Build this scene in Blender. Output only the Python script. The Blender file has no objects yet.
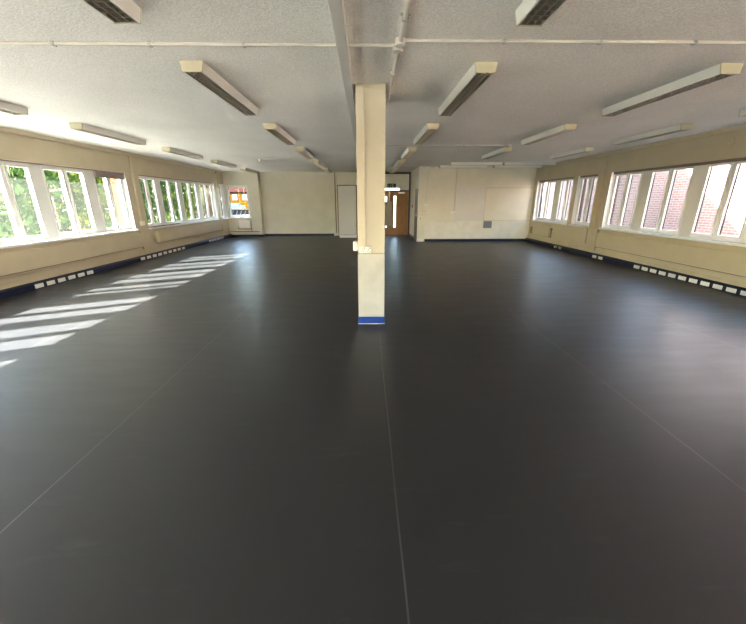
import bpy, math, random
from mathutils import Vector, Matrix
random.seed(7)
C = bpy.context.scene.collection
XL, XR, H = -6.383, 6.613, 2.843
SUN = Vector((0.91, 0.43, -0.711)).normalized()

# ------------------------------------------------------------------ materials
def mat(name, col, rough=0.6, metal=0.0, spec=0.5, noise=0.0, nscale=3.0, bump=0.0, bscale=60.0, stretch=None):
    m = bpy.data.materials.new(name); m.use_nodes = True
    nt = m.node_tree; N = nt.nodes; L = nt.links
    b = N['Principled BSDF']
    b.inputs['Base Color'].default_value = (*col, 1)
    b.inputs['Roughness'].default_value = rough
    b.inputs['Metallic'].default_value = metal
    b.inputs['Specular IOR Level'].default_value = spec
    g = N.new('ShaderNodeNewGeometry')
    src = g.outputs['Position']
    if stretch:
        mp = N.new('ShaderNodeMapping'); mp.inputs['Scale'].default_value = stretch
        L.new(src, mp.inputs['Vector']); src = mp.outputs['Vector']
    if noise:
        n = N.new('ShaderNodeTexNoise'); n.inputs['Scale'].default_value = nscale
        n.inputs['Detail'].default_value = 5
        L.new(src, n.inputs['Vector'])
        r = N.new('ShaderNodeMapRange'); r.inputs['From Min'].default_value = 0.3; r.inputs['From Max'].default_value = 0.7
        r.inputs['To Min'].default_value = 1 - noise; r.inputs['To Max'].default_value = 1 + noise * .5
        L.new(n.outputs['Fac'], r.inputs['Value'])
        mx = N.new('ShaderNodeVectorMath'); mx.operation = 'SCALE'; mx.inputs[0].default_value = col
        L.new(r.outputs['Result'], mx.inputs['Scale']); L.new(mx.outputs[0], b.inputs['Base Color'])
    if bump:
        n2 = N.new('ShaderNodeTexNoise'); n2.inputs['Scale'].default_value = bscale; n2.inputs['Detail'].default_value = 3
        L.new(src, n2.inputs['Vector'])
        bp = N.new('ShaderNodeBump'); bp.inputs['Strength'].default_value = bump; bp.inputs['Distance'].default_value = 0.01
        L.new(n2.outputs['Fac'], bp.inputs['Height']); L.new(bp.outputs['Normal'], b.inputs['Normal'])
    return m

M = {}
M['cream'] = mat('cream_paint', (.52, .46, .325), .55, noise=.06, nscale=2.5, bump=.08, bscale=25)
M['cream_casing'] = mat('pillar_casing_paint', (.47, .455, .395), .5, noise=.1, nscale=6)
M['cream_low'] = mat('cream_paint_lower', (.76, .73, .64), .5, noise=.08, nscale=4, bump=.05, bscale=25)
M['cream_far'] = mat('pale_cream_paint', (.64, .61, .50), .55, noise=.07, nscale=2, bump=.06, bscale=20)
M['trim'] = mat('cream_gloss', (.58, .51, .37), .35)
M['navy'] = mat('navy_gloss', (.003, .008, .036), .45, noise=.15, nscale=8)
M['blue'] = mat('blue_gloss', (.008, .04, .22), .3)
M['pvc'] = mat('white_pvc', (.80, .81, .80), .3)
M['postpanel'] = mat('white_panel', (.74, .75, .73), .4)
M['white'] = mat('white_plastic', (.80, .79, .74), .35)
M['sill'] = mat('white_sill', (.78, .79, .80), .25)
M['board'] = mat('whiteboard', (.68, .67, .63), .35, noise=.03)
M['grey'] = mat('grey_metal', (.22, .23, .24), .45)
M['dark'] = mat('dark_gap', (.02, .018, .016), .6)
M['cap'] = mat('yellowed_plastic', (.55, .50, .35), .45)
M['housing'] = mat('white_enamel', (.74, .75, .70), .35)
M['louvre'] = mat('aluminium_louvre', (.50, .45, .37), .28, metal=.85)
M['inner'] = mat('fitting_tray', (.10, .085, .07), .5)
M['tube'] = mat('glass_tube', (.75, .76, .74), .15)
M['conduit'] = mat('conduit_paint', (.60, .57, .51), .4)
M['trunking'] = mat('painted_trunking', (.60, .60, .57), .4)
M['brown'] = mat('mauve_fabric', (.24, .19, .18), .8, noise=.2, nscale=40)
M['copper'] = mat('old_copper', (.16, .07, .04), .4, metal=.5)
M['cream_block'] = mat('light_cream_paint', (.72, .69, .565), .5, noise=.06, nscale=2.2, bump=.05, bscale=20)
M['cream_pillar'] = mat('pillar_cream', (.58, .53, .40), .5, noise=.05, nscale=3)
M['valve'] = mat('ochre_plastic', (.42, .28, .08), .5)
M['wood'] = mat('oak_veneer', (.34, .15, .032), .45, noise=.25, nscale=5, stretch=(6, 6, .6))
M['frame_dark'] = mat('dark_stained_frame', (.018, .014, .016), .4)
M['chrome'] = mat('steel', (.5, .5, .5), .3, metal=1)
M['red'] = mat('red_plastic', (.45, .02, .02), .4)
M['sign'] = mat('dark_green_sign', (.012, .06, .035), .4)
M['signmark'] = mat('pale_green_mark', (.25, .42, .30), .4)
M['noticeboard'] = mat('grey_board', (.36, .31, .25), .7, noise=.1, nscale=6)
M['paving'] = mat('pale_paving', (.38, .37, .345), .8, noise=.1, nscale=2)
M['road'] = mat('asphalt', (.045, .045, .045), .9, noise=.1, nscale=1)
M['bark'] = mat('bark', (.10, .07, .05), .9, noise=.3, nscale=12)
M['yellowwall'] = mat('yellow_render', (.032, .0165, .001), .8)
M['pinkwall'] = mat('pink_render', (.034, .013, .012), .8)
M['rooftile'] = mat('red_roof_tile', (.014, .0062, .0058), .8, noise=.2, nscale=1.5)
M['darkglass'] = mat('window_glass_dark', (.05, .06, .09), .15)
M['teal'] = mat('teal_car_paint', (.01, .09, .11), .3)
M['rubber'] = mat('rubber', (.02, .02, .02), .7)
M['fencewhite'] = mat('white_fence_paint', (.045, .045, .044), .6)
M['scar'] = mat('wall_mark', (.16, .12, .09), .8)
M['concrete'] = mat('roof_felt', (.2, .2, .2), .9)

for k_ in ('yellowwall', 'pinkwall', 'rooftile', 'fencewhite', 'paving', 'road', 'concrete'): M[k_].node_tree.nodes['Principled BSDF'].inputs['Specular IOR Level'].default_value = 0
def ceiling_mat():
    m = bpy.data.materials.new('textured_ceiling'); m.use_nodes = True
    nt = m.node_tree; N = nt.nodes; L = nt.links; b = N['Principled BSDF']
    b.inputs['Roughness'].default_value = .8; b.inputs['Specular IOR Level'].default_value = .2
    g = N.new('ShaderNodeNewGeometry')
    n = N.new('ShaderNodeTexNoise'); n.inputs['Scale'].default_value = 62; n.inputs['Detail'].default_value = 3; n.inputs['Roughness'].default_value = .6
    L.new(g.outputs['Position'], n.inputs['Vector'])
    n3 = N.new('ShaderNodeTexNoise'); n3.inputs['Scale'].default_value = .7; L.new(g.outputs['Position'], n3.inputs['Vector'])
    r = N.new('ShaderNodeValToRGB'); r.color_ramp.elements[0].position = .3; r.color_ramp.elements[0].color = (.68, .65, .60, 1)
    r.color_ramp.elements[1].position = .6; r.color_ramp.elements[1].color = (.93, .91, .87, 1)
    mx = N.new('ShaderNodeMix'); mx.inputs[0].default_value = .25
    L.new(n.outputs['Fac'], mx.inputs[2]); L.new(n3.outputs['Fac'], mx.inputs[3])
    L.new(mx.outputs[0], r.inputs['Fac']); L.new(r.outputs['Color'], b.inputs['Base Color'])
    bp = N.new('ShaderNodeBump'); bp.inputs['Strength'].default_value = .5; bp.inputs['Distance'].default_value = .012
    L.new(n.outputs['Fac'], bp.inputs['Height']); L.new(bp.outputs['Normal'], b.inputs['Normal'])
    return m
M['ceiling'] = ceiling_mat()

def floor_mat():
    m = bpy.data.materials.new('charcoal_vinyl'); m.use_nodes = True
    nt = m.node_tree; N = nt.nodes; L = nt.links; b = N['Principled BSDF']
    b.inputs['Specular IOR Level'].default_value = .42
    g = N.new('ShaderNodeNewGeometry'); P = g.outputs['Position']
    sep = N.new('ShaderNodeSeparateXYZ'); L.new(P, sep.inputs[0])
    def math_(op, a, b_=None, c=None):
        x = N.new('ShaderNodeMath'); x.operation = op
        for i, v in enumerate((a, b_, c)):
            if v is None: continue
            if isinstance(v, (int, float)): x.inputs[i].default_value = v
            else: L.new(v, x.inputs[i])
        return x.outputs[0]
    # seams every 2.03 m, slightly wandering
    nw = N.new('ShaderNodeTexNoise'); nw.inputs['Scale'].default_value = .5; L.new(P, nw.inputs['Vector'])
    xx = math_('ADD', sep.outputs[0], math_('MULTIPLY', math_('SUBTRACT', nw.outputs['Fac'], .5), .03))
    fr = math_('ABSOLUTE', math_('SUBTRACT', math_('FRACT', math_('DIVIDE', math_('SUBTRACT', xx, .155 - 1.01 - 20.2), 2.02)), .5))
    seam = math_('LESS_THAN', fr, .0022)
    ns = N.new('ShaderNodeTexNoise'); ns.inputs['Scale'].default_value = 1.3; L.new(P, ns.inputs['Vector'])
    seam = math_('MULTIPLY', seam, math_('MULTIPLY_ADD', ns.outputs['Fac'], 1.6, -.3))
    # scuffs
    mp = N.new('ShaderNodeMapping'); mp.inputs['Scale'].default_value = (.9, 4.5, 1); mp.inputs['Rotation'].default_value = (0, 0, .25)
    L.new(P, mp.inputs['Vector'])
    n1 = N.new('ShaderNodeTexNoise'); n1.inputs['Scale'].default_value = 1.6; n1.inputs['Detail'].default_value = 7; n1.inputs['Roughness'].default_value = .65
    L.new(mp.outputs[0], n1.inputs['Vector'])
    sc = N.new('ShaderNodeMapRange'); sc.inputs['From Min'].default_value = .60; sc.inputs['From Max'].default_value = .80
    L.new(n1.outputs['Fac'], sc.inputs['Value'])
    n2 = N.new('ShaderNodeTexNoise'); n2.inputs['Scale'].default_value = 240; L.new(P, n2.inputs['Vector'])
    base = N.new('ShaderNodeMix'); base.data_type = 'RGBA'
    base.inputs[6].default_value = (.011, .0115, .0135, 1); base.inputs[7].default_value = (.018, .0185, .021, 1)
    L.new(n2.outputs['Fac'], base.inputs[0])
    m1 = N.new('ShaderNodeMix'); m1.data_type = 'RGBA'; m1.inputs[7].default_value = (.11, .105, .10, 1)
    L.new(math_('MULTIPLY', sc.outputs[0], .22), m1.inputs[0]); L.new(base.outputs[2], m1.inputs[6])
    m2 = N.new('ShaderNodeMix'); m2.data_type = 'RGBA'; m2.inputs[7].default_value = (.16, .15, .14, 1)
    L.new(math_('MAXIMUM', math_('MULTIPLY', seam, .6), 0), m2.inputs[0]); L.new(m1.outputs[2], m2.inputs[6])
    L.new(m2.outputs[2], b.inputs['Base Color'])
    rr = math_('MULTIPLY_ADD', n1.outputs['Fac'], .18, .30)
    L.new(rr, b.inputs['Roughness'])
    bp = N.new('ShaderNodeBump'); bp.inputs['Strength'].default_value = .06; bp.inputs['Distance'].default_value = .004
    L.new(n2.outputs['Fac'], bp.inputs['Height']); L.new(bp.outputs['Normal'], b.inputs['Normal'])
    return m
M['floor'] = floor_mat()

def brick_mat(name, c1, c2, mort, axis):
    m = bpy.data.materials.new(name); m.use_nodes = True
    nt = m.node_tree; N = nt.nodes; L = nt.links; b = N['Principled BSDF']; b.inputs['Roughness'].default_value = .85; b.inputs['Specular IOR Level'].default_value = 0
    g = N.new('ShaderNodeNewGeometry'); s = N.new('ShaderNodeSeparateXYZ'); L.new(g.outputs['Position'], s.inputs[0])
    c = N.new('ShaderNodeCombineXYZ')
    if axis == 'xy':
        a = N.new('ShaderNodeMath'); a.operation = 'ADD'; L.new(s.outputs[0], a.inputs[0]); L.new(s.outputs[1], a.inputs[1]); L.new(a.outputs[0], c.inputs[0])
    else:
        L.new(s.outputs[1], c.inputs[0])
    L.new(s.outputs[2], c.inputs[1])
    t = N.new('ShaderNodeTexBrick'); t.inputs['Scale'].default_value = 1
    t.inputs['Brick Width'].default_value = .225; t.inputs['Row Height'].default_value = .075; t.inputs['Mortar Size'].default_value = .009
    t.inputs['Color1'].default_value = (*c1, 1); t.inputs['Color2'].default_value = (*c2, 1); t.inputs['Mortar'].default_value = (*mort, 1)
    L.new(c.outputs[0], t.inputs['Vector']); L.new(t.outputs['Color'], b.inputs['Base Color'])
    return m
M['brick'] = brick_mat('neighbour_brick', (.32, .21, .18), (.27, .17, .15), (.42, .36, .34), 'y')
M['brick_own'] = brick_mat('pier_brick', (.050, .024, .011), (.036, .018, .009), (.07, .05, .035), 'xy')
M['brick_grey'] = brick_mat('grey_brick', (.17, .15, .14), (.13, .115, .11), (.22, .20, .19), 'xy')

def glass_mat(name, film=0.0):
    m = bpy.data.materials.new(name); m.use_nodes = True
    nt = m.node_tree; N = nt.nodes; L = nt.links
    N.remove(N['Principled BSDF']); out = N['Material Output']
    tr = N.new('ShaderNodeBsdfTransparent'); tr.inputs[0].default_value = (.93, .95, .94, 1)
    gl = N.new('ShaderNodeBsdfGlossy'); gl.inputs['Roughness'].default_value = .02
    fr = N.new('ShaderNodeFresnel'); fr.inputs['IOR'].default_value = 1.45
    ge = N.new('ShaderNodeNewGeometry'); fb = N.new('ShaderNodeMath'); fb.operation = 'MULTIPLY_ADD'; fb.inputs[1].default_value = -1; fb.inputs[2].default_value = 1
    L.new(ge.outputs['Backfacing'], fb.inputs[0]); fm_ = N.new('ShaderNodeMath'); fm_.operation = 'MULTIPLY'; L.new(fr.outputs[0], fm_.inputs[0]); L.new(fb.outputs[0], fm_.inputs[1])
    mx = N.new('ShaderNodeMixShader'); L.new(fm_.outputs[0], mx.inputs[0]); L.new(tr.outputs[0], mx.inputs[1]); L.new(gl.outputs[0], mx.inputs[2])
    last = mx
    if film:
        tl = N.new('ShaderNodeBsdfTranslucent'); tl.inputs[0].default_value = (.85, .88, .85, 1)
        m2 = N.new('ShaderNodeMixShader'); m2.inputs[0].default_value = film
        L.new(mx.outputs[0], m2.inputs[1]); L.new(tl.outputs[0], m2.inputs[2]); last = m2
    L.new(last.outputs[0], out.inputs[0])
    return m
M['glass'] = glass_mat('window_glass'); M['film'] = glass_mat('hazy_film', .004)

def leaf_mat(name, c1, c2):
    m = bpy.data.materials.new(name); m.use_nodes = True
    nt = m.node_tree; N = nt.nodes; L = nt.links
    b = N['Principled BSDF']; b.inputs['Roughness'].default_value = .6; b.inputs['Specular IOR Level'].default_value = .1; out = N['Material Output']
    g = N.new('ShaderNodeNewGeometry')
    r = N.new('ShaderNodeMix'); r.data_type = 'RGBA'; r.inputs[6].default_value = (*c1, 1); r.inputs[7].default_value = (*c2, 1)
    L.new(g.outputs['Random Per Island'], r.inputs[0]); L.new(r.outputs[2], b.inputs['Base Color'])
    tl = N.new('ShaderNodeBsdfTranslucent'); L.new(r.outputs[2], tl.inputs[0])
    mx = N.new('ShaderNodeMixShader'); mx.inputs[0].default_value = .45
    L.new(b.outputs[0], mx.inputs[1]); L.new(tl.outputs[0], mx.inputs[2]); L.new(mx.outputs[0], out.inputs[0])
    return m
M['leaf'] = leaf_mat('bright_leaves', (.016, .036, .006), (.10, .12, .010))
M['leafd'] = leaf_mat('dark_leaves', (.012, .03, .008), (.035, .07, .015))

# ------------------------------------------------------------------ mesh builder
ident = lambda u, w, z: (u, w, z)
class MB:
    def __init__(s, f=None): s.v = []; s.f = []; s.m = f or ident
    def box(s, a0, a1, b0, b1, c0, c1):
        n = len(s.v)
        for z in (c0, c1):
            for x, y in ((a0, b0), (a1, b0), (a1, b1), (a0, b1)): s.v.append(s.m(x, y, z))
        s.f += [tuple(n + i for i in q) for q in ((3, 2, 1, 0), (4, 5, 6, 7), (0, 1, 5, 4), (1, 2, 6, 5), (2, 3, 7, 6), (3, 0, 4, 7))]
        return s
    def prism(s, pts, b0, b1, plane='uz'):   # polygon in (u,z) extruded over w, or (w,z) extruded over u
        n = len(s.v); k = len(pts)
        for b in (b0, b1):
            for p, q in pts: s.v.append(s.m(p, b, q) if plane == 'uz' else s.m(b, p, q) if plane == 'wz' else s.m(p, q, b))
        s.f.append(tuple(range(n, n + k))[::-1]); s.f.append(tuple(range(n + k, n + 2 * k)))
        for i in range(k):
            j = (i + 1) % k; s.f.append((n + i, n + j, n + k + j, n + k + i))
        return s
    def tube(s, p, q, r, k=10, r2=None):
        p = Vector(p); q = Vector(q); d = (q - p).normalized()
        a = d.orthogonal().normalized(); b = d.cross(a); n = len(s.v)
        for c, rr in ((p, r), (q, r if r2 is None else r2)):
            for i in range(k):
                t = 2 * math.pi * i / k; s.v.append(s.m(*(c + a * math.cos(t) * rr + b * math.sin(t) * rr)))
        s.f.append(tuple(range(n, n + k))[::-1]); s.f.append(tuple(range(n + k, n + 2 * k)))
        for i in range(k):
            j = (i + 1) % k; s.f.append((n + i, n + j, n + k + j, n + k + i))
        return s
    def build(s, name, m, parent=None, bevel=0.0):
        me = bpy.data.meshes.new(name); me.from_pydata([tuple(v) for v in s.v], [], s.f)
        import bmesh
        bm = bmesh.new(); bm.from_mesh(me); bmesh.ops.recalc_face_normals(bm, faces=bm.faces); bm.to_mesh(me); bm.free()
        me.materials.append(m)
        o = bpy.data.objects.new(name, me); C.objects.link(o)
        if parent is not None: o.parent = parent
        if bevel:
            bv = o.modifiers.new('b', 'BEVEL'); bv.width = bevel; bv.segments = 2; bv.limit_method = 'ANGLE'
        return o

def tag(o, label=None, cat=None, group=None, kind=None):
    if label: o['label'] = label
    if cat: o['category'] = cat
    if group: o['group'] = group
    if kind: o['kind'] = kind
    return o
def empty(name, loc=(0, 0, 0), **k):
    o = bpy.data.objects.new(name, None); C.objects.link(o); o.location = loc; o.empty_display_size = .1
    return tag(o, **k)
def copy_tree(o, parent=None):
    c = o.copy(); C.objects.link(c); c.parent = parent
    for ch in [x for x in bpy.data.objects if x.parent == o]: copy_tree(ch, c)
    return c

# ------------------------------------------------------------------ room shell
Y0, YF, YS, YB = -7.0, 17.05, 16.70, 14.39      # rear wall, far wall, far window wall, front of the right-hand block
ZS, ZH = .86, 2.31
XC = 2.05                                        # corridor corner
tag(MB().box(XL - .3, XR + .3, Y0 - .2, YF + .3, -.2, 0).build('floor', M['floor']), 'charcoal vinyl floor with welded seams across the whole hall', 'floor', kind='structure')
tag(MB().box(XL, XR, Y0, -3.4, 0, .004).build('floor_bounce_strip', mat('pale_bounce_floor', (.62, .60, .55), .5)), 'pale floor strip added by the rear windows to bounce light', 'floor', kind='structure')  # unseen pale strip, added to bounce sunlight up to the ceiling
tag(MB().box(XL - .3, XR + .3, Y0 - .2, YF + .3, H, H + .3).build('ceiling', M['ceiling']), 'off-white stippled ceiling over the whole hall', 'ceiling', kind='structure')

LOPEN = [(-6.4, -1.2), (-.6, 4.80), (5.18, 10.0), (10.58, 15.6), (16.12, 16.66)]
ROPEN = [(-6.4, -1.2), (-.6, 4.45), (5.0, 9.93), (10.5, 11.46), (11.71, 14.15)]
lm = lambda x0: (lambda u, w, z: (x0 - w, u, z))   # left wall: u along +y, w outward
rm = lambda x0: (lambda u, w, z: (x0 + w, u, z))
def side_wall(name, f, opens, y1, th, label):
    m = MB(f); m.box(Y0, y1, 0, th, 0, ZS - .04); m.box(Y0, y1, 0, th, ZH, H)
    e = [Y0] + [v for o in opens for v in o] + [y1]
    for i in range(0, len(e), 2): m.box(e[i], e[i + 1], 0, th, ZS - .04, ZH)
    return tag(m.build(name, M['cream']), label, 'wall', kind='structure')
side_wall('wall_left', lm(XL), LOPEN, YS + .3, .26, 'cream painted wall under and around the garden-side windows')
side_wall('wall_right', rm(XR), ROPEN, YF, .26, 'cream painted wall around the windows facing brickwork')
tag(MB().box(XL, XR, Y0 - .2, Y0, 0, .86).box(XL, XR, Y0 - .2, Y0, 2.55, H).box(XL, -6.0, Y0 - .2, Y0, .86, 2.55).box(6.2, XR, Y0 - .2, Y0, .86, 2.55).box(-.2, .3, Y0 - .2, Y0, .86, 2.55).build('wall_back', M['cream']), 'cream wall behind the viewer, with wide windows added for light', 'wall', kind='structure')  # wide rear openings added so more daylight reaches the hall
# far window wall (left), with opening x -6.33..-5.33
m = MB(); wx0, wx1, wz0, wz1 = -6.33, -5.33, .88, 2.27
m.box(XL, -4.84, YS, YF + .2, 0, wz0 - .02); m.box(XL, -4.84, YS, YF + .2, wz1, H)
m.box(XL, wx0, YS, YS + .26, wz0 - .02, wz1); m.box(wx1, -4.84, YS, YF + .2, wz0 - .02, wz1)
tag(m.build('wall_far_window', M['cream_far']), 'short cream end wall with the street window', 'wall', kind='structure')
# far wall with opening for the double doors
dx0, dx1, dz1 = .02, XC, 2.80
m = MB(); m.box(-4.84, dx0, YF, YF + .2, 0, H); m.box(dx0, XC, YF, YF + .2, dz1, H)
tag(m.build('wall_far', M['cream_far']), 'plain pale end wall left of the pillar', 'wall', kind='structure')
# right-hand block
tag(MB().box(XC, XR, YB, YB + .05, 0, H).build('wall_block_front', M['cream_block']), 'cream wall with the whiteboard facing down the hall', 'wall', kind='structure')
m = MB(); m.box(XC, XC + .15, YB + .05, 14.46, 0, H); m.box(XC, XC + .15, 14.46, 15.35, 2.06, H); m.box(XC, XC + .15, 15.35, YF, 0, H)
tag(m.build('wall_corridor', M['cream_low']), 'pale side wall leading back to the wooden doors', 'wall', kind='structure')
m = MB(); m.box(XC + .002, XC + .05, 14.47, 15.34, 0, 2.05)
d = tag(m.build('door_2', M['frame_dark']), 'dark navy side door behind the corner of the whiteboard wall', 'door', kind='structure')
MB().box(XC - .04, XC + .002, 14.64, 14.66, .98, 1.10).build('door_handle', M['chrome'], d)

# cornices
def trim(name, mb, m, label): return tag(mb.build(name, m), label, 'trim', kind='structure')
trim('trim_1', MB().box(XL, XL + .035, Y0, YS, H - .075, H).box(XL, XL + .05, Y0, YS, H - .025, H), M['trim'], 'cream cornice strip above the garden-side windows')
trim('trim_2', MB().box(XR - .035, XR, Y0, YB, H - .075, H).box(XR - .05, XR, Y0, YB, H - .025, H), M['trim'], 'cream cornice strip above the brick-facing windows')
trim('trim_3', MB().box(-4.84, dx0, YF - .03, YF, H - .13, H), M['cream_far'], 'pale cornice strip along the far end wall')
trim('trim_4', MB().box(-1.52, -1.44, YF - .07, YF, 0, H - .13), M['cream_far'], 'vertical cover strip on the far end wall')
trim('trim_5', MB().box(-1.44, -1.415, YF - .04, YF, .12, H - .02), M['copper'], 'dark gap beside the vertical cover strip')
# baseboards
base = lambda n, mb, l, m_='navy': tag(mb.build(n, M[m_]), l, 'baseboard', kind='structure')
base('baseboard_far', MB().box(-4.84, -1.55, YF - .02, YF, 0, .1), 'navy baseboard along the plain far wall')
base('baseboard_far_window', MB().box(XL + .05, -4.84, YS - .02, YS, 0, .1).box(-4.84, -4.82, YS - .02, YF, 0, .1), 'navy baseboard below the street window')
base('baseboard_block', MB().box(2.36, XR - .1, YB - .02, YB, 0, .1), 'navy baseboard below the whiteboard')
base('baseboard_corridor', MB().box(XC - .02, XC, 15.36, YF, 0, .1), 'navy baseboard beside the wooden doors')
tag(MB().box(XC - .01, 2.30, YB - .03, YB + .0, 0, .1).build('trim_6', M['white']), 'white block at the foot of the corridor corner', 'trim', kind='structure')

# skirting trunking along the window walls (navy, sloped top)
def skirting(name, f, y1, label):
    m = MB(f)
    m.prism([(0, 0), (-.10, 0), (-.10, .105), (-.055, .14), (0, .14)], Y0, y1, 'wz')
    return tag(m.build(name, M['navy']), label, 'baseboard', kind='structure')
skirting('baseboard_left', lm(XL), YS, 'navy dado trunking along the foot of the garden-side wall')
skirting('baseboard_right', rm(XR), YB, 'navy dado trunking along the foot of the brick-facing wall')
# sockets in the trunking
ordn = ['first', 'second', 'third', 'fourth', 'fifth', 'sixth', 'seventh', 'eighth', 'ninth', 'tenth', 'eleventh', 'twelfth', 'thirteenth', 'fourteenth']
def make_socket(f, w=.175):
    r = empty('floor_socket')
    MB(f).box(-w / 2, w / 2, -.112, -.098, .022, .098).build('faceplate', M['white'], r, .003)
    return r
protoL = make_socket(lambda u, w, z: (-w, u, z)); protoR = make_socket(lambda u, w, z: (w, u, z))
used = {'L': False, 'R': False}
def sockets(side, ys, fmt, group):
    for i, y in enumerate(ys):
        p = protoL if side == 'L' else protoR
        o = p if not used[side] else copy_tree(p)
        used[side] = True
        o.location = (XL if side == 'L' else XR, y * .983, 0)
        tag(o, fmt % ordn[i], 'socket', group)
sockets('L', [6.74 + .262 * i for i in range(6)], 'white socket on garden-side blue trunking, nearest run, %s from the camera', 'sockets below the nearest garden-side window')
sockets('L', [10.05 + .289 * i for i in range(9)], 'white socket on garden-side blue trunking, middle run, %s from the camera', 'sockets below the middle garden-side window')
sockets('L', [14.55 + .26 * i for i in range(6)], 'white socket on garden-side blue trunking, farthest run, %s from the camera', 'sockets near the street window corner')
sockets('R', [8.34 - .258 * i for i in range(11)], 'white socket on brick-side blue trunking, long near run, %s from its far end', 'sockets in the long run below the brick-facing window')
sockets('R', [9.73, 10.0], 'white socket on brick-side trunking below the wide wall pier, %s from the camera', 'sockets below the wall pier')
sockets('R', [11.9, 12.2], 'small white socket on brick-side trunking near whiteboard wall, %s from the camera', 'sockets by the far brick-facing windows')

# ------------------------------------------------------------------ windows
def casement_window(name, f, u0, u1, posts, label, film=False, mull=True, z0=ZS, z1=ZH, track=.022, sillw=None, sill_mat='sill', halves=None):
    """f maps (u along wall, w outward from the inner face, z); window plane at w=.12"""
    root = empty(name, label=label, cat='window', kind='structure')
    a, b = .115, .185
    m = MB(f); m.box(u0, u1, a, b, z0, z0 + .05); m.box(u0, u1, a, b, z1 - .05, z1)
    m.box(u0, u0 + .05, a, b, z0 + .05, z1 - .05); m.box(u1 - .05, u1, a, b, z0 + .05, z1 - .05)
    m.build('window_frame', M['pvc'], root)
    edges = [u0 + .05]
    for (p, q) in posts:
        MB(f).box(p, q, a - .008, b, z0 + .001, z1 - .001).build('post', M['postpanel'], root, .004); edges += [p, q]
    edges.append(u1 - .05)
    for i in range(0, len(edges), 2):
        e0, e1 = edges[i], edges[i + 1]
        if mull and e1 - e0 > .6:
            c = (e0 + e1) / 2; MB(f).box(c - .022, c + .022, a, b, z0 + .05, z1 - .05).build('mullion', M['pvc'], root)
            cells = [(e0, c - .022, 1), (c + .022, e1, -1)]
        else: cells = [(e0, e1, 1)]
        for (s0, s1, side) in cells:
            k = .045; za, zb = z0 + .052, z1 - .052
            m = MB(f); s0 += .003; s1 -= .003
            m.box(s0, s1, a - .015, b - .02, za, za + k); m.box(s0, s1, a - .015, b - .02, zb - k, zb)
            m.box(s0, s0 + k, a - .015, b - .02, za + k, zb - k); m.box(s1 - k, s1, a - .015, b - .02, za + k, zb - k)
            sash = m.build('sash', M['pvc'], root, .004)
            MB(f).box(s0 + k - .004, s1 - k + .004, .146, .152, za + k - .004, zb - k + .004).build('pane', M['glass'], sash)
            if film: MB(f).box(s0 + k, s1 - k, .1435, .1445, za + k, z1 - .30).build('hazy_film', M['film'], sash)['label'] = 'hazy translucent film over the lower glass'
            g = MB(f).box(s0 + k - .001, s0 + k + .007, .135, .168, za + k, zb - k).box(s1 - k - .006, s1 - k + .001, .135, .168, za + k, zb - k)
            g.build('gasket', M['dark'], sash)
            if side == 1 and len(cells) == 2:
                hu = s1 - k / 2; hz = z0 + .55
                h = MB(f); h.box(hu - .014, hu + .014, a - .03, a - .015, hz - .03, hz + .03); h.box(hu - .012, hu + .012, a - .055, a - .03, hz - .012, hz + .012); h.box(hu - .10, hu + .012, a - .068, a - .052, hz - .012, hz + .010)
                h.build('handle', M['white'], sash, .003)
    s0, s1 = sillw or (u0 - .0, u1 + .0)
    MB(f).box(s0, s1, -.07, .118, z0 - .045, z0).build('window_sill', M[sill_mat], root, .008)
    MB(f).box(u0, u1, .15, .30, z0 - .045, z0 - .01).build('outer_sill', M['concrete'], root)
    MB(f).box(u1 - .006, u1 + .001, .19, .262, z0, z1).build('outer_reveal', M['brick_own'], root)
    if name in ('window_2', 'window_3', 'window_4', 'window_6', 'window_7', 'window_8'): MB(f).box(u1 - .006, u1 + .001, -.001, .112, z0 + .001, z1 - .001).build('jamb_lining', M['pvc'], root)
    if track:
        MB(f).box(u0 + .01, u1 - .01, .05, .075, z1 - track, z1 - .001).build('curtain_track', M['brown'], root)['label'] = 'thin mauve-brown curtain track along the head'
    return root
W = casement_window
W('window_1', lm(XL), -.6, 4.80, [(.83, 1.08), (2.18, 2.44), (3.52, 3.78)], 'long white window beside the viewer on the garden side')
w2 = W('window_2', lm(XL), 5.18, 10.0, [(6.02, 6.28), (7.36, 7.61), (8.71, 8.98)], 'long white window onto sunlit bushes, the nearest fully seen on its wall', film=True)
w3 = W('window_3', lm(XL), 10.58, 15.6, [(11.5, 11.74), (12.83, 13.07), (14.20, 14.48)], 'long white window onto dark trees between two wall piers')
W('window_4', lm(XL), 16.12, 16.66, [], 'narrow side window in the corner next to the street window', mull=False, track=0)
W('window_10', lm(XL), -6.4, -1.2, [(-5.1, -4.85), (-3.75, -3.5), (-2.4, -2.15)], 'long white garden-side window added behind the viewer for light')  # unseen window, added behind the camera as extra light
W('window_11', rm(XR), -6.4, -1.2, [(-5.1, -4.85), (-3.75, -3.5), (-2.4, -2.15)], 'long white brick-facing window added behind the viewer for light')  # likewise added out of view to brighten the hall
for k_, (a_, b_) in enumerate([(-6.0, -.2), (.3, 6.2)]):
    W('window_%d' % (12 + k_), lambda u, w, z: (u, Y0 - w, z), a_, b_, [(a_ + 1.4, a_ + 1.5), (a_ + 2.85, a_ + 2.95), (a_ + 4.3, a_ + 4.4)], ['wide low-silled rear window added for light on the garden side', 'wide low-silled rear window added for light on the brick-facing side'][k_], z0=.9, z1=2.55, track=0)  # unseen rear windows, put in to light the hall from behind
W('window_5', rm(XR), -.6, 4.45, [(.63, .88), (1.98, 2.24), (3.32, 3.58)], 'long white window beside the viewer facing the brick building', track=.055)
W('window_6', rm(XR), 5.0, 9.93, [(5.98, 6.22), (7.26, 7.53), (8.66, 8.93)], 'long white window onto brickwork with the diagonal sunlit patch', track=.055)
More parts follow.
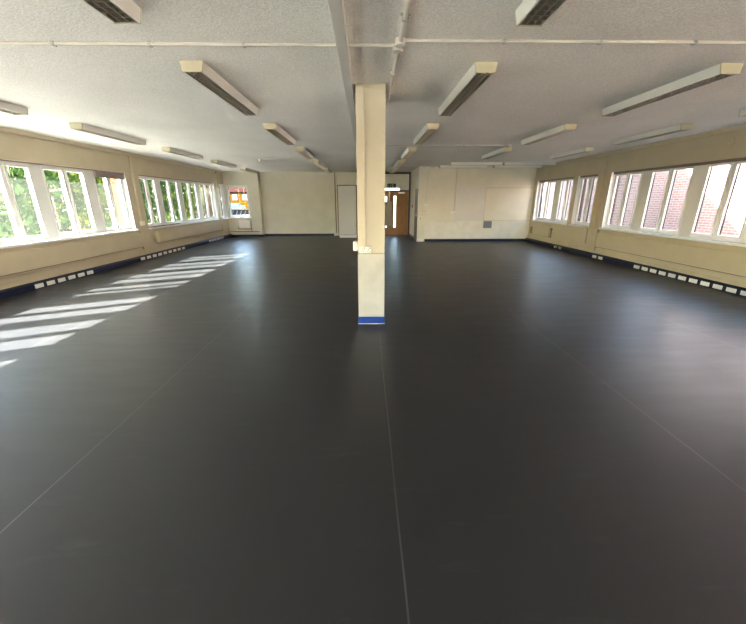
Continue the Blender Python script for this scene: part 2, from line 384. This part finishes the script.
W('window_7', rm(XR), 10.5, 11.46, [], 'single white window alone between two cream piers', track=.055)
W('window_8', rm(XR), 11.71, 14.15, [(12.66, 12.96)], 'white window pair next to the whiteboard wall', track=.055)
fm = lambda y0: (lambda u, w, z: (u, y0 + w, z))
casement_window('window_9', fm(YS), wx0, wx1, [], 'clear street window framing the yellow house', mull=False, z0=wz0, z1=wz1, track=0, sillw=(wx0 + .02, -5.25))
# rolled blind at the last unit of window 2
b = MB(lm(XL)); 
b.box(8.93, 9.97, .0, .045, ZH - .045, ZH - .005)
r = b.build('rolled_blind', M['brown']); tag(r, 'rolled-up mauve fabric blind at the far end of the sunlit window', 'blind')
m = MB(lm(XL))
for k_ in range(3): m.prism([(.004, ZH - .045 - .04 * k_), (.05, ZH - .048 - .04 * k_), (.055, ZH - .08 - .04 * k_), (.0, ZH - .088 - .04 * k_)], 8.94, 9.96, 'wz')
m.build('fabric_folds', M['brown'], r)
tag(MB(lm(XL)).box(10.62, 12.3, -.055, .03, ZS, ZS + .022).build('draught_strip', M['dark']), 'black strip lying on the sill of the tree-side window', 'strip')

# exterior piers beyond the wall
for n_, (x0, x1, y0, y1) in enumerate([(XL - .62, XL - .26, 4.80, 5.18), (XL - .62, XL - .26, 10.0, 10.58), (XL - .5, XL - .26, 15.6, 16.12), (XR + .26, XR + .62, 4.45, 5.0), (XR + .26, XR + .75, 9.93, 10.5), (XR + .26, XR + .29, 11.46, 11.71)]):
    nm = ['sunlit brick pier outside, before the bushes', 'sunlit orange brick pier outside, between bushes and dark trees', 'brick pier outside next to the corner side window', 'shaded brick pier outside beside the viewer', 'shaded grey brick pier outside against the neighbouring wall', 'slim brick pier outside between the far brick-facing windows'][n_]
    tag(MB().box(x0, x1, y0, y1, -.45, 3.1).build('brick_pier', M['brick_own' if n_ < 3 else 'brick_grey']), nm, 'pier', kind='structure')
tag(MB().box(-7.45, -7.05, 17.5, 17.9, -.45, 3.2).build('brick_pier', M['brick_own']), 'brick pier outside seen through the narrow corner window', 'pier', kind='structure')

# ------------------------------------------------------------------ radiators and boxing
def radiator(f, u0, u1, z0, z1, label, ends=(True, True), d=.085, finned=False):
    d = .125
    r = empty('wall_radiator', label=label, cat='radiator', group='cream radiators under the windows')
    MB(f).box(u0, u1, -d, -d + .03, z0, z1).build('front_panel', M['cream'], r, .006)
    MB(f).box(u0 + .02, u1 - .02, -d + .03, -.001, z0 + .012, z1 - .02).build('convector', M['trim'], r)
    MB(f).box(u0 + .06, u1 - .06, -d + .02, -.02, z0 - .012, z0 + .012).build('painted_shadow_strip', M['inner'], r)  # dark strip stands in for the shadow line under the panel
    if finned:
        m = MB(f)
        for k in range(7): m.box(u0 + .02, u1 - .02, -d - .003, -d, z0 + .03 + k * .045, z0 + .04 + k * .045)
        m.build('ribs', M['trim'], r)
    for k, e in enumerate(ends):
        if e:
            u = (u0 - .05) if k == 0 else (u1 + .05)
            m = MB(f); m.box(u - .007, u + .007, -.06, -.046, .30, z1 - .1); m.build('pipe', M['copper'], r)
            m = MB(f); m.box(u - .02, u + .02, -.075, -.035, z1 - .10, z1 - .05); m.build('valve', M['copper'], r, .006)
    return r
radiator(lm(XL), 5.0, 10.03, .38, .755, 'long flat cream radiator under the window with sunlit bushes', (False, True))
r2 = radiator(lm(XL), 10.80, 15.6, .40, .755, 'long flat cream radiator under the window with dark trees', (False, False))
MB(lm(XL)).box(15.68, 15.78, -.09, -.03, .36, .62).build('thermostat_head', M['valve'], r2, .01)
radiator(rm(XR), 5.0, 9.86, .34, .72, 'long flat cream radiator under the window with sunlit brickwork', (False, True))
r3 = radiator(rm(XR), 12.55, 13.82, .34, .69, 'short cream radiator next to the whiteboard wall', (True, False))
MB(rm(XR)).box(13.98, 14.10, -.09, -.03, .34, .60).build('thermostat_head', M['valve'], r3, .01)
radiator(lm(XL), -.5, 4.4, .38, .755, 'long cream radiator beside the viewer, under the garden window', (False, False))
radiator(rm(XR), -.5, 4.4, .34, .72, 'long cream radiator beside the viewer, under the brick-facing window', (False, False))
for f, y1, nm in ((lm(XL), YS, 'cream pipe boxing low on the garden-side wall'), (rm(XR), YB, 'cream pipe boxing low on the brick-facing wall')):
    m = MB(f); m.box(Y0, y1, -.045, 0, .14, .20); m.box(Y0, y1, -.02, 0, .20, .30)
    tag(m.build('trim_7', M['cream']), nm, 'trim', kind='structure')
tag(MB(lm(XL)).box(10.10, 10.66, -.06, 0, .2, .80).build('trim_8', M['cream']), 'cream boxed panel low on the garden-side pier', 'trim', kind='structure')
tag(MB(rm(XR)).box(9.98, 10.34, -.06, 0, .2, .80).build('trim_9', M['cream']), 'cream boxed panel low on the brick-side pier', 'trim', kind='structure')
tag(MB(rm(XR)).box(10.5, 12.3, -.035, 0, .36, .78).build('trim_10', M['cream']), 'flat cream panel below the single window', 'trim', kind='structure')

# wall trunking on piers
t = empty('wall_trunking', label='slim cream trunking running down the garden-side pier', cat='trunking')
MB(lm(XL)).box(10.27, 10.34, -.035, 0, 1.06, H - .08).build('cover', M['trim'], t, .004)
MB(lm(XL)).box(10.22, 10.38, -.05, 0, .94, 1.06).build('switch_plate', M['white'], t, .004)
t = empty('wall_trunking', label='slim cream trunking running down the brick-side pier', cat='trunking')
MB(rm(XR)).box(10.18, 10.23, -.02, 0, .80, H - .08).build('cover', M['cream'], t, .003)
MB(rm(XR)).box(10.10, 10.15, -.015, 0, .80, H - .08).build('cover_strip', M['cream'], t, .003)
t = empty('wall_trunking', label='thin dark-edged trunking beside the corner side window', cat='trunking')
MB(lm(XL)).box(15.88, 15.93, -.025, 0, .62, H - .08).build('cover', M['trim'], t, .003)
MB(lm(XL)).tube((15.9, -.03, 2.74), (15.9, -.06, 2.74), .03).build('sensor', M['dark'], t)
rp = tag(MB(rm(XR)).tube((6.83, 0, 2.58), (6.83, -.012, 2.58), .095, 24).build('round_wall_plate', M['cream']), 'round painted-over plate high on the wall above brick-facing window', 'plate')
MB(rm(XR)).tube((6.83, -.012, 2.58), (6.83, -.02, 2.58), .02, 12).build('stub', M['trim'], rp)

# ------------------------------------------------------------------ pillar
p = tag(MB().box(-.11, .23, 4.47, 4.81, .955, H).build('pillar', M['cream_pillar'], None, .006), 'square cream pillar in the middle of the hall', 'pillar', kind='structure')
MB().box(-.113, .233, 4.466, 4.814, .1, .952).build('lower_casing', M['cream_casing'], p, .006)['label'] = 'paler lower part of the pillar'
MB().box(-.118, .238, 4.460, 4.820, .006, .1).build('pillar_skirting', M['blue'], p, .004)['label'] = 'bright blue band at the foot'
MB().box(-.118, .238, 4.458, 4.822, 0, .006).build('pillar_edge_strip', M['white'], p)
t = empty('pillar_trunking', label='cream round-topped trunking down the front of the pillar', cat='trunking')
pts = [(-.108, 1.05), (-.012, 1.05)] + [(-.06 + .048 * math.cos(a), 2.76 + .048 * math.sin(a)) for a in [math.pi * i / 10 for i in range(11)]]
MB().prism(pts, 4.40, 4.47).build('cover', M['cream_pillar'], t, .006)
s = empty('double_socket', label='white double socket on the front of the pillar', cat='socket')
MB().box(-.088, .06, 4.43, 4.466, .962, 1.05).build('back_box', M['white'], s, .004)
for cx in (-.05, .022):
    o_ = MB().box(cx - .030, cx + .030, 4.4275, 4.43, .970, 1.042).build('outlet', M['white'], s, .001)
    for n_, b_ in (('earth_slot', (cx - .004, cx + .004, 1.004, 1.016)), ('live_slot', (cx + .009, cx + .018, .980, .987)), ('neutral_slot', (cx - .018, cx - .009, .980, .987)), ('rocker_switch', (cx + .016, cx + .026, 1.020, 1.036))):
        MB().box(b_[0], b_[1], 4.4255, 4.4275, b_[2], b_[3]).build(n_, M['dark'], o_)
s = empty('side_socket', label='white single socket box on the side of the pillar', cat='socket')
MB().box(-.165, -.113, 4.50, 4.60, .985, 1.10).build('back_box', M['white'], s, .004)
MB().box(-.172, -.165, 4.505, 4.595, .99, 1.095).build('faceplate', M['white'], s, .003)

# ------------------------------------------------------------------ ceiling services
tag(MB().box(-.225, -.138, Y0, YF - .03, H - .088, H).build('ceiling_trunking', M['trunking'], None, .004), 'wide grey trunking along the ceiling past the pillar', 'trunking')
def conduit(pts, r, label, clips=(), boxes=(), axis='x', m_='conduit'):
    c = empty('ceiling_conduit', label=label, cat='conduit')
    m = MB()
    for a, b in zip(pts, pts[1:]): m.tube(a, b, r, 12)
    m.build('pipe', M[m_], c)
    for q in clips:
        k = MB()
        if axis == 'x': k.box(q[0] - .012, q[0] + .012, q[1] - r - .006, q[1] + r + .006, H - 2 * r - .006, H); k.box(q[0] - .006, q[0] + .006, q[1] + r + .006, q[1] + r + .02, H - .01, H)
        else: k.box(q[0] - r - .006, q[0] + r + .006, q[1] - .012, q[1] + .012, H - 2 * r - .006, H); k.box(q[0] - r - .018, q[0] + r + .018, q[1] - .005, q[1] + .005, H - .01, H)
        k.build('saddle_clip', M['chrome'], c)
    for q in boxes: MB().tube((q[0], q[1], H), (q[0], q[1], H - q[3]), q[2], 20).build('junction_box', M['conduit'], c, .004)
    return c
z_ = H - .014
conduit([(XL + .05, 3.43, z_), (-.225, 3.43, z_)], .013, 'thin conduit across the ceiling, on the garden side of the grey trunking', [(-4.12, 3.43), (-3.34, 3.43), (-2.55, 3.43), (-1.77, 3.43), (-1.0, 3.43)])
conduit([(-.138, 3.43, z_), (.26, 3.43, z_)], .013, 'short conduit between the grey trunking and the junction boxes')
conduit([(.30, 3.34, z_), (XR - .05, 3.34, z_)], .012, 'thin conduit across the ceiling, on the brick-facing side', [(1.13, 3.34), (1.92, 3.34), (2.7, 3.34), (3.5, 3.34), (4.3, 3.34)])
conduit([(.285, Y0, H - .022), (.285, 5.3, H - .022)], .018, 'thick conduit running lengthwise beside the pillar top', [(.285, 2.95), (.285, 4.1), (.285, 4.9)], [(.285, 3.34, .042, .05), (.275, 3.46, .042, .05)], axis='y')
conduit([(.25, 8.93, z_), (3.42, 8.93, z_)], .009, 'thin conduit ending at a white box between two long fittings', [(1.3, 8.93), (2.3, 8.93)], [(3.42, 8.93, .05, .05)])
conduit([(-3.2, 11.75, z_), (-2.35, 11.75, z_)], .008, 'short thin conduit leading to the ceiling sensor')
conduit([(-.1, 14.6, z_), (1.95, 14.6, z_)], .008, 'thin conduit across the ceiling before the wooden doors')
s = tag(MB().tube((-3.34, 11.95, H), (-3.34, 11.95, H - .04), .055, 20, .04).build('ceiling_sensor', M['white'], None), 'small white domed sensor alone on the ceiling', 'sensor')
MB().tube((-3.34, 11.95, H - .04), (-3.34, 11.95, H - .075), .035, 16, .02).build('lens', M['white'], s)

# fluorescent fittings: length along local y, origin at ceiling, near end
FL, FW, FH = 1.78, .215, .088
def make_light():
    r = empty('ceiling_light')
    m = MB(); m.box(-FW / 2, FW / 2, .012, FL - .012, -.012, -.001)
    for s_ in (-1, 1): m.prism([(s_ * FW / 2, -.012), (s_ * (FW / 2 - .008), -.012), (s_ * (FW / 2 - .026), -FH), (s_ * (FW / 2 - .018), -FH)], .012, FL - .012)
    m.build('housing', M['housing'], r)
    MB().box(-FW / 2 + .012, FW / 2 - .012, .014, FL - .014, -.024, -.013).build('reflector_tray', M['inner'], r)
    for y0 in (0, FL - .014):
        MB().prism([(-FW / 2 - .002, -.001), (FW / 2 + .002, -.001), (FW / 2 - .015, -FH - .002), (-FW / 2 + .015, -FH - .002)], y0, y0 + .014).build('end_cap', M['cap'], r, .002)
    for x in (-.042, .042): MB().tube((x, .03, -.048), (x, FL - .03, -.048), .008, 10).build('fluorescent_tube', M['tube'], r)
    m = MB(); wi = FW / 2 - .028
    for x in (-.03, .03, -wi + .003, wi - .003): m.box(x - .0025, x + .0025, .02, FL - .02, -FH, -.060)
    n = 27
    for i in range(n + 1):
        y = .02 + (FL - .04) * i / n; m.box(-wi, wi, y - .002, y + .002, -FH, -.062)
    m.build('louvre', M['louvre'], r)
    return r
proto = make_light(); first = True
rows = [(-4.84, [3.82, 6.57, 9.33, 12.10, 14.85], 'the row beside the garden windows'),
        (-1.62, [1.12, 3.82, 6.57, 9.33, 12.10, 14.85], 'the row on the garden side of the pillar'),
        (1.145, [1.12, 3.82, 6.57, 9.33, 12.10, 14.75], 'the row leading to the wooden doors'),
        (3.51, [3.82, 6.57, 9.33], 'the row leading to the whiteboard'),
        (5.53, [3.82, 6.57, 9.33], 'the row beside the brick-facing windows')]
for x, ys, rn in rows:
    for i, y in enumerate(ys):
        o = proto if first else copy_tree(proto); first = False
        o.location = (x, y, H)
        tag(o, 'louvred light fitting, %s from camera in %s' % (ordn[i], rn), 'ceiling light', 'louvred fluorescent ceiling fittings')
for x, y, l in [(2.92, 12.95, 'crosswise fitting by whiteboard wall, front pair, nearer the corridor'), (4.95, 12.95, 'crosswise fitting by whiteboard wall, front pair, nearer the windows'),
                (2.75, 14.0, 'crosswise fitting against whiteboard wall, rear pair, nearer the corridor'), (4.80, 14.0, 'crosswise fitting against whiteboard wall, rear pair, nearer the windows')]:
    o = copy_tree(proto); o.location = (x, y, H); o.rotation_euler = (0, 0, -math.pi / 2)
    if x + FL > XR: o.location.x = XR - FL - .06
    tag(o, l, 'ceiling light', 'crosswise fittings')

# ------------------------------------------------------------------ whiteboard wall
b = empty('whiteboard', label='plain white board on the cream end wall', cat='whiteboard')
MB().box(3.54, 4.70, YB - .018, YB - .004, .82, 2.06).build('board', M['board'], b)
MB().box(4.702, 4.714, YB - .026, YB - .002, .80, 2.075).build('edge_strip', M['trim'], b)
trim('trim_11', MB().box(4.72, XR - .03, YB - .012, YB, 2.055, 2.075).box(4.72, XR - .03, YB - .022, YB, .815, .83).box(2.8, 3.54, YB - .006, YB, .80, .81), M['cream'], 'thin cream rails right of the whiteboard')
tag(MB().box(4.715, XR - .03, YB - .006, YB, .83, 2.055).build('trim_12', M['cream_block']), 'paler panel of wall right of the whiteboard', 'trim', kind='structure')
tag(MB().box(XC + .3, XR - .12, YB - .004, YB, .1, .80).build('trim_13', M['cream_low']), 'paler lower band of wall below the whiteboard', 'trim', kind='structure')
g = empty('grey_wall_box', label='small grey box below the corner of the whiteboard', cat='box')
MB().box(4.73, 5.04, YB - .10, YB - .003, .53, .80).build('casing', M['grey'], g, .006)
MB().box(4.75, 5.02, YB - .108, YB - .10, .55, .78).build('lid', M['grey'], g, .004)
c = empty('wall_conduit', label='thin conduit down to a small switch by the corridor corner', cat='conduit')
m = MB(); m.tube((2.62, YB - .3, H - .015), (2.5, YB - .015, H - .05), .012); m.tube((2.5, YB - .015, H - .05), (2.39, YB - .014, H - .25), .012); m.tube((2.39, YB - .014, H - .25), (2.37, YB - .014, 1.48), .012); m.build('pipe', M['conduit'], c)
MB().box(2.31, 2.43, YB - .035, YB, 1.39, 1.48).build('switch_plate', M['white'], c, .004)
c = empty('wall_conduit', label='straight conduit down to a socket beside the whiteboard', cat='conduit')
m = MB(); m.box(3.495, 3.535, YB - .03, YB - .0, 1.19, H); m.build('pipe', M['conduit'], c, .004)
MB().box(3.33, 3.53, YB - .045, YB, 1.10, 1.19).build('socket_plate', M['white'], c, .004)
for (x, z, w_) in [(2.24, 1.20, .02), (2.36, 1.20, .02), (2.24, 1.07, .02), (2.36, 1.07, .02), (2.17, .90, .035)]:
    tag(MB().tube((x, YB, z), (x, YB - .006, z), w_ * .6, 8).build('mounting_plug', M['scar']), 'small dark screw plug left in the wall by the corridor corner', 'plug', 'screw plugs in the wall')
cp = empty('fire_alarm_switch', label='small red fire call point on the corridor side wall', cat='call point')
MB().box(XC - .035, XC - .0, 15.86, 15.97, 1.30, 1.41).build('casing', M['red'], cp, .004)
MB().box(XC - .038, XC - .035, 15.885, 15.945, 1.325, 1.385).build('press_plate', M['white'], cp)

# ------------------------------------------------------------------ double doors
y = YF
dr = empty('door_1', label='oak double doors with narrow glazed slots and dark frame', cat='door', kind='structure')
m = MB(); m.box(XC - .07, XC, y - .04, y + .1, 0, dz1); m.box(dx0, dx0 + .06, y - .04, y + .1, 0, dz1)
m.box(dx0, XC, y - .04, y + .1, dz1 - .05, dz1 + .03); m.box(dx0 + .06, XC - .07, y - .03, y + .1, 2.0, 2.05)
m.build('door_frame', M['frame_dark'], dr)
m = MB(); m.box(dx0 + .06, XC - .07, y, y + .06, 2.14, dz1 - .05); m.box(dx0 + .06, .62, y, y + .06, 2.05, 2.14); m.box(1.55, XC - .07, y, y + .06, 2.05, 2.14)
m.box(1.86, 1.98, y - .02, y, 2.06, dz1 - .05)
m.build('overpanel', M['cream_low'], dr)
MB().box(.62, 1.55, y + .02, y + .028, 2.05, 2.14).build('transom_pane', M['glass'], dr)
def leaf(x0, x1, s0, s1, z0s, z1s):
    m = MB(); m.box(x0, s0, y, y + .045, .024, 2.0); m.box(s1, x1, y, y + .045, .024, 2.0)
    m.box(s0, s1, y, y + .045, .024, z0s); m.box(s0, s1, y, y + .045, z1s, 2.0)
    l = m.build('door_leaf', M['wood'], dr)
    MB().box(s0, s1, y + .018, y + .026, z0s, z1s).build('vision_pane', M['glass'], l)
    return l
MB().box(dx0 + .06, XC - .07, y - .01, y + .1, 0, .022).build('threshold', M['frame_dark'], dr)
l1 = leaf(1.085, 1.975, 1.285, 1.405, .36, 1.80)
l2 = leaf(.085, 1.08, .86, .975, .36, 1.78)
c = MB().box(1.50, 1.80, y - .06, y, 1.90, 1.965); c.build('door_closer', M['chrome'], l1, .006)
nb = tag(MB().box(.80, 1.215, y - .045, y - .004, .46, 1.55).build('notice_board', M['noticeboard']), 'grey-beige board hanging on the oak door leaf near the pillar', 'board')
MB().box(.87, .97, y - .048, y - .045, 1.42, 1.47).build('paper_strip', M['scar'], nb)
ex = empty('exit_sign', label='dark green running-man exit sign above the oak doors', cat='sign')
MB().box(.98, 1.38, y - .05, y - .0, 2.16, 2.34).build('sign_box', M['sign'], ex, .004)
m = MB(); yy = y - .053
m.box(1.14, 1.165, yy, y - .05, 2.295, 2.32); m.prism([(1.12, 2.29), (1.165, 2.285), (1.15, 2.235), (1.12, 2.24)], yy, y - .05)
m.prism([(1.12, 2.24), (1.14, 2.24), (1.10, 2.18), (1.085, 2.19)], yy, y - .05); m.prism([(1.14, 2.24), (1.155, 2.235), (1.175, 2.19), (1.16, 2.185)], yy, y - .05)
m.box(1.20, 1.26, yy, y - .05, 2.18, 2.32); m.prism([(1.0, 2.25), (1.05, 2.29), (1.05, 2.21)], yy, y - .05)
m.build('pictogram', M['signmark'], ex)

# tall cupboard behind and beside the pillar
cb = empty('tall_cupboard', label='tall pale cupboard against the far wall beside the pillar', cat='cupboard')
MB().box(-1.26, -.44, 16.12, YF - .01, .14, 2.24).build('carcass', M['cream_far'], cb, .006)
MB().box(-1.20, -.50, 16.095, 16.12, .16, 2.20).build('door', M['trunking'], cb, .004)
MB().box(-1.262, -1.235, 16.10, 16.12, .16, 2.24).build('edge_strip', M['inner'], cb)  # dark strip paints the shaded reveal down the cupboard edge
MB().box(-1.26, -.44, 16.085, 16.13, 2.215, 2.245).build('top_shadow_strip', M['inner'], cb)  # shadow along the cupboard top, drawn as a dark strip
MB().box(-1.22, -.44, 16.07, YF - .025, 0, .13).build('plinth', M['postpanel'], cb, .004)['label'] = 'grey-white plinth'
MB().box(-.44, -.40, 16.12, YF - .025, 0, 2.24).build('side_gap', M['dark'], cb)

# radiator and pipes under the street window
r = empty('wall_radiator', label='small pale radiator with brown pipes under the street window', cat='radiator')
MB().box(-5.86, -5.36, YS - .09, YS - .02, .40, .74).build('front_panel', M['cream_low'], r, .006)
m = MB(); m.tube((-5.92, YS - .05, .36), (-5.30, YS - .05, .36), .014); m.tube((-5.32, YS - .05, .24), (-5.32, YS - .05, .74), .014); m.tube((-6.3, YS - .05, .235), (-4.98, YS - .05, .235), .016)
m.tube((-5.92, YS - .05, .36), (-5.92, YS - .05, .46), .014)
m.build('pipe', M['copper'], r)

# ------------------------------------------------------------------ exterior
tag(MB().box(-80, 60, -40, 180, -.7, -.5).build('ground', M['road']), 'dark asphalt beyond the garden and the street', 'ground', kind='structure')
tag(MB().box(-17.5, 9.9, -20, 17.3, -.5, -.45).build('ground_paving', M['paving']), 'pale concrete paving around the building', 'ground', kind='structure')
nbw = empty('brick_building', label='long neighbouring brick building with a diagonal sunlit patch', cat='building')
MB().box(10.0, 16, -8, 34, -.45, 2.95).build('brick_wall', M['brick'], nbw)
MB().box(9.85, 16.1, -8.1, 34.1, 2.95, 3.1).build('roof', M['concrete'], nbw)
m = MB(); m.prism([(7.9, 3.14), (9.95, 4.78), (11.2, 5.7), (18.4, 5.7), (19.3, 3.6), (19.5, 3.14)], 6.65, 6.95, 'wz')  # added occluder, profile shaped to cast the diagonal shadow on the brickwork
tag(m.build('shadow_parapet', M['brick_own']), 'unseen parapet added on the roof edge to cast the diagonal shadow', 'parapet', kind='structure')

def foliage(n, c, r, leaf, name='foliage', m='leaf', parent=None, low=None):
    mb = MB()
    for i in range(n):
        while True:
            d_ = Vector((random.uniform(-1, 1), random.uniform(-1, 1), random.uniform(-1, 1)))
            if .25 < d_.length < 1: break
        d_ = d_ * (d_.length ** -.35)
        wob = 1 + .18 * math.sin(5 * d_.x + 3 * d_.z) + .12 * math.sin(9 * d_.y + 2)
        q = Vector(c) + Vector((d_.x * r[0], d_.y * r[1], d_.z * r[2])) * wob
        if low is not None and q.z < low: q.z = low + random.random() * .5
        a = Vector((random.gauss(0, 1), random.gauss(0, 1), random.gauss(0, .6))).normalized()
        b_ = a.orthogonal().normalized(); b_.rotate(Matrix.Rotation(random.uniform(0, 6.28), 3, a))
        s_ = leaf * random.uniform(.6, 1.3); t_ = a.cross(b_) * s_ * .45; b_ = b_ * s_
        k = len(mb.v); mb.v += [tuple(q - b_), tuple(q + t_), tuple(q + b_), tuple(q - t_)]; mb.f.append((k, k + 1, k + 2, k + 3))
    me = bpy.data.meshes.new(name); me.from_pydata(mb.v, [], mb.f); me.materials.append(M[m])
    o = bpy.data.objects.new(name, me); C.objects.link(o); o.parent = parent
    return o
def shrub(x, y, h, r, label, name='shrub', m='leaf', n=1500, leaf=.11, trunk=None, group='bushes outside the garden windows'):
    o = empty(name, label=label, cat='bush' if name == 'shrub' else 'tree', group=group)
    g0 = -.45; tz = trunk if trunk is not None else .1
    foliage(n, (x, y, (g0 + tz + h) / 2 + .1), (r, r * 1.05, (h - g0 - tz) / 2), leaf, 'foliage' if name == 'shrub' else 'crown', m, o, g0 + tz)
    tb = MB(); tb.tube((x, y, g0), (x + .05, y, g0 + tz + .4), .05 if name == 'shrub' else .14, 8, .03 if name == 'shrub' else .09)
    for k in range(4):
        a = k * 1.57 + .5; tb.tube((x + .05, y, g0 + tz + .3), (x + math.cos(a) * r * .5, y + math.sin(a) * r * .5, (h + g0 + tz) / 2 + .3), .03, 6, .012)
    tb.build('stem' if name == 'shrub' else 'trunk', M['bark'], o)
    return o
place = ['first', 'second', 'third', 'fourth', 'fifth', 'sixth', 'seventh', 'eighth', 'ninth']
for i in range(8):
    yy = 6.0 + 3.7 * i
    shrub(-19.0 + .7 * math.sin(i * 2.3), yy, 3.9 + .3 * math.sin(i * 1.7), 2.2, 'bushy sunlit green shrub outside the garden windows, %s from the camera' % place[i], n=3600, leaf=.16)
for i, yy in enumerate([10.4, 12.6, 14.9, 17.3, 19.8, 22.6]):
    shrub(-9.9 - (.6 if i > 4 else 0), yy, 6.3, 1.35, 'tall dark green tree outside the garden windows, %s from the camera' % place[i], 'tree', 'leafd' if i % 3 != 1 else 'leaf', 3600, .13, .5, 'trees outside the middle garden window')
for i, yy in enumerate([4, 10, 16]):
    shrub(-27, yy * 2.2 + 4, 6.5, 3.6, 'distant tall tree behind the shrubs, %s from the camera' % place[i], 'tree', 'leafd', 3000, .28, .8, 'distant trees behind the shrubs')

# houses across the street
yb = empty('yellow_house', label='yellow rendered house with pinkish tiled roof across the street', cat='house')
MB().box(-37.2, -31.2, 100, 108, -.45, 3.9).build('wall', M['yellowwall'], yb)
MB().box(-41.5, -37.2, 100.3, 108, -.45, 3.9).build('side_wall', M['pinkwall'], yb)
MB().prism([(99.6, 3.9), (99.9, 3.7), (104, 7.6), (108.4, 3.9)], -41.8, -29.0, 'wz').build('roof', M['rooftile'], yb)
MB().box(-31.2, -29.3, 100.2, 108, -.45, 3.9).build('end_wall', M['fencewhite'], yb)
for x in (-36.3, -33.6):
    f_ = MB().box(x, x + 1.5, 99.95, 100.02, 1.7, 3.3).build('window', M['fencewhite'], yb)
    m = MB(); m.box(x + .12, x + .68, 99.9, 99.95, 1.85, 2.45); m.box(x + .82, x + 1.38, 99.9, 99.95, 1.85, 2.45); m.box(x + .12, x + .68, 99.9, 99.95, 2.6, 3.15); m.box(x + .82, x + 1.38, 99.9, 99.95, 2.6, 3.15)
    m.build('pane', M['darkglass'], f_)
def car(x, y, m_, label):
    c = empty('car', label=label, cat='car')
    z = -.45
    MB().prism([(x - 2, z + .3), (x + 2, z + .3), (x + 2, z + .85), (x + 1.2, z + .95), (x + .7, z + 1.45), (x - 1.1, z + 1.45), (x - 1.7, z + .95), (x - 2, z + .85)], y, y + 1.7).build('body', M[m_], c)
    MB().prism([(x + 1.0, z + .98), (x + .65, z + 1.38), (x - 1.0, z + 1.38), (x - 1.5, z + .98)], y - .02, y).build('side_window', M['darkglass'], c)
    for dx in (-1.25, 1.25): MB().tube((x + dx, y - .03, z + .32), (x + dx, y + .2, z + .32), .32, 16).build('wheel', M['rubber'], c)
car(-33.0, 92, 'teal', 'teal parked car in front of the yellow house')
car(-37.6, 92, 'red', 'red parked car in front of the pink-walled house')
tf = empty('trellis_fence', label='white diagonal trellis fence beyond the street window', cat='fence')
MB().box(-12.2, -7.8, 24.0, 24.03, -.45, 1.02).build('back_board', M['fencewhite'], tf)
m = MB()
for k in range(16):
    x = -12.2 + k * .27; m.prism([(x, -.40), (x + .05, -.40), (x + .50, .98), (x + .45, .98)], 23.97, 24.0)
m.build('dark_slats', M['grey'], tf)
MB().box(-12.25, -7.75, 23.93, 24.05, 1.0, 1.07).build('top_rail', M['fencewhite'], tf)
for x in (-12.2, -10.0, -7.85): MB().box(x, x + .09, 23.9, 24.08, -.45, 1.07).build('post', M['fencewhite'], tf)
hb = empty('red_brick_house', label='red brick house glimpsed through the dark trees', cat='house')
MB().box(-46, -36, 34, 44, -.45, 4.6).build('wall', M['brick'], hb)
MB().prism([(-46.4, 4.6), (-35.6, 4.6), (-41, 8)], 33.6, 44.4).build('roof', M['rooftile'], hb)
for yy in (36, 40): MB().box(-36.0, -35.93, yy, yy + 1.4, 1.2, 2.8).build('window', M['fencewhite'], hb)

# ------------------------------------------------------------------ light
w = bpy.data.worlds.new('sky'); bpy.context.scene.world = w; w.use_nodes = True
N = w.node_tree.nodes; L = w.node_tree.links; bg = N['Background']
sk = N.new('ShaderNodeTexSky'); sk.sky_type = 'NISHITA'; sk.sun_disc = False
sk.sun_elevation = math.radians(35.4); sk.sun_rotation = math.atan2(-.91, -.415); sk.air_density = 1.2; sk.dust_density = 2.0
L.new(sk.outputs[0], bg.inputs[0]); bg.inputs[1].default_value = 1.8
sl = bpy.data.lights.new('sun', 'SUN'); sl.energy = 120.0; sl.angle = math.radians(.55); sl.color = (1, .95, .87)
so = bpy.data.objects.new('sun', sl); C.objects.link(so)
so.rotation_mode = 'QUATERNION'; so.rotation_quaternion = SUN.to_track_quat('-Z', 'Y'); so.location = (-20, -10, 20)

# ------------------------------------------------------------------ camera
f, p_, yw, rl = 347.794, .310174, .0179975, -.0024577
cp_, sp_, cy, sy, cr, sr = math.cos(p_), math.sin(p_), math.cos(yw), math.sin(yw), math.cos(rl), math.sin(rl)
fwd = Vector((sy * cp_, cy * cp_, -sp_)); rt = Vector((cy, -sy, 0)); up = rt.cross(fwd)
r2_ = rt * cr + up * sr; u2_ = -rt * sr + up * cr
cam = bpy.data.cameras.new('camera'); co = bpy.data.objects.new('camera', cam); C.objects.link(co)
mw = Matrix((r2_, u2_, -fwd)).transposed().to_4x4(); mw.translation = (0, 0, 1.6); co.matrix_world = mw
cam.sensor_fit = 'HORIZONTAL'; cam.sensor_width = 36; cam.lens = 36 * f / 746; cam.clip_end = 500; cam.clip_start = .02
sc = bpy.context.scene; sc.camera = co
sc.view_settings.view_transform = 'Standard'; sc.view_settings.look = 'None'; sc.view_settings.gamma = 1; sc.view_settings.exposure = 0.95
sc.view_settings.use_curve_mapping = False
try:
    sc.cycles.use_denoising = True; sc.cycles.diffuse_bounces = 8; sc.cycles.max_bounces = 14; sc.cycles.transparent_max_bounces = 16
    sc.cycles.sample_clamp_indirect = 12
except Exception: pass
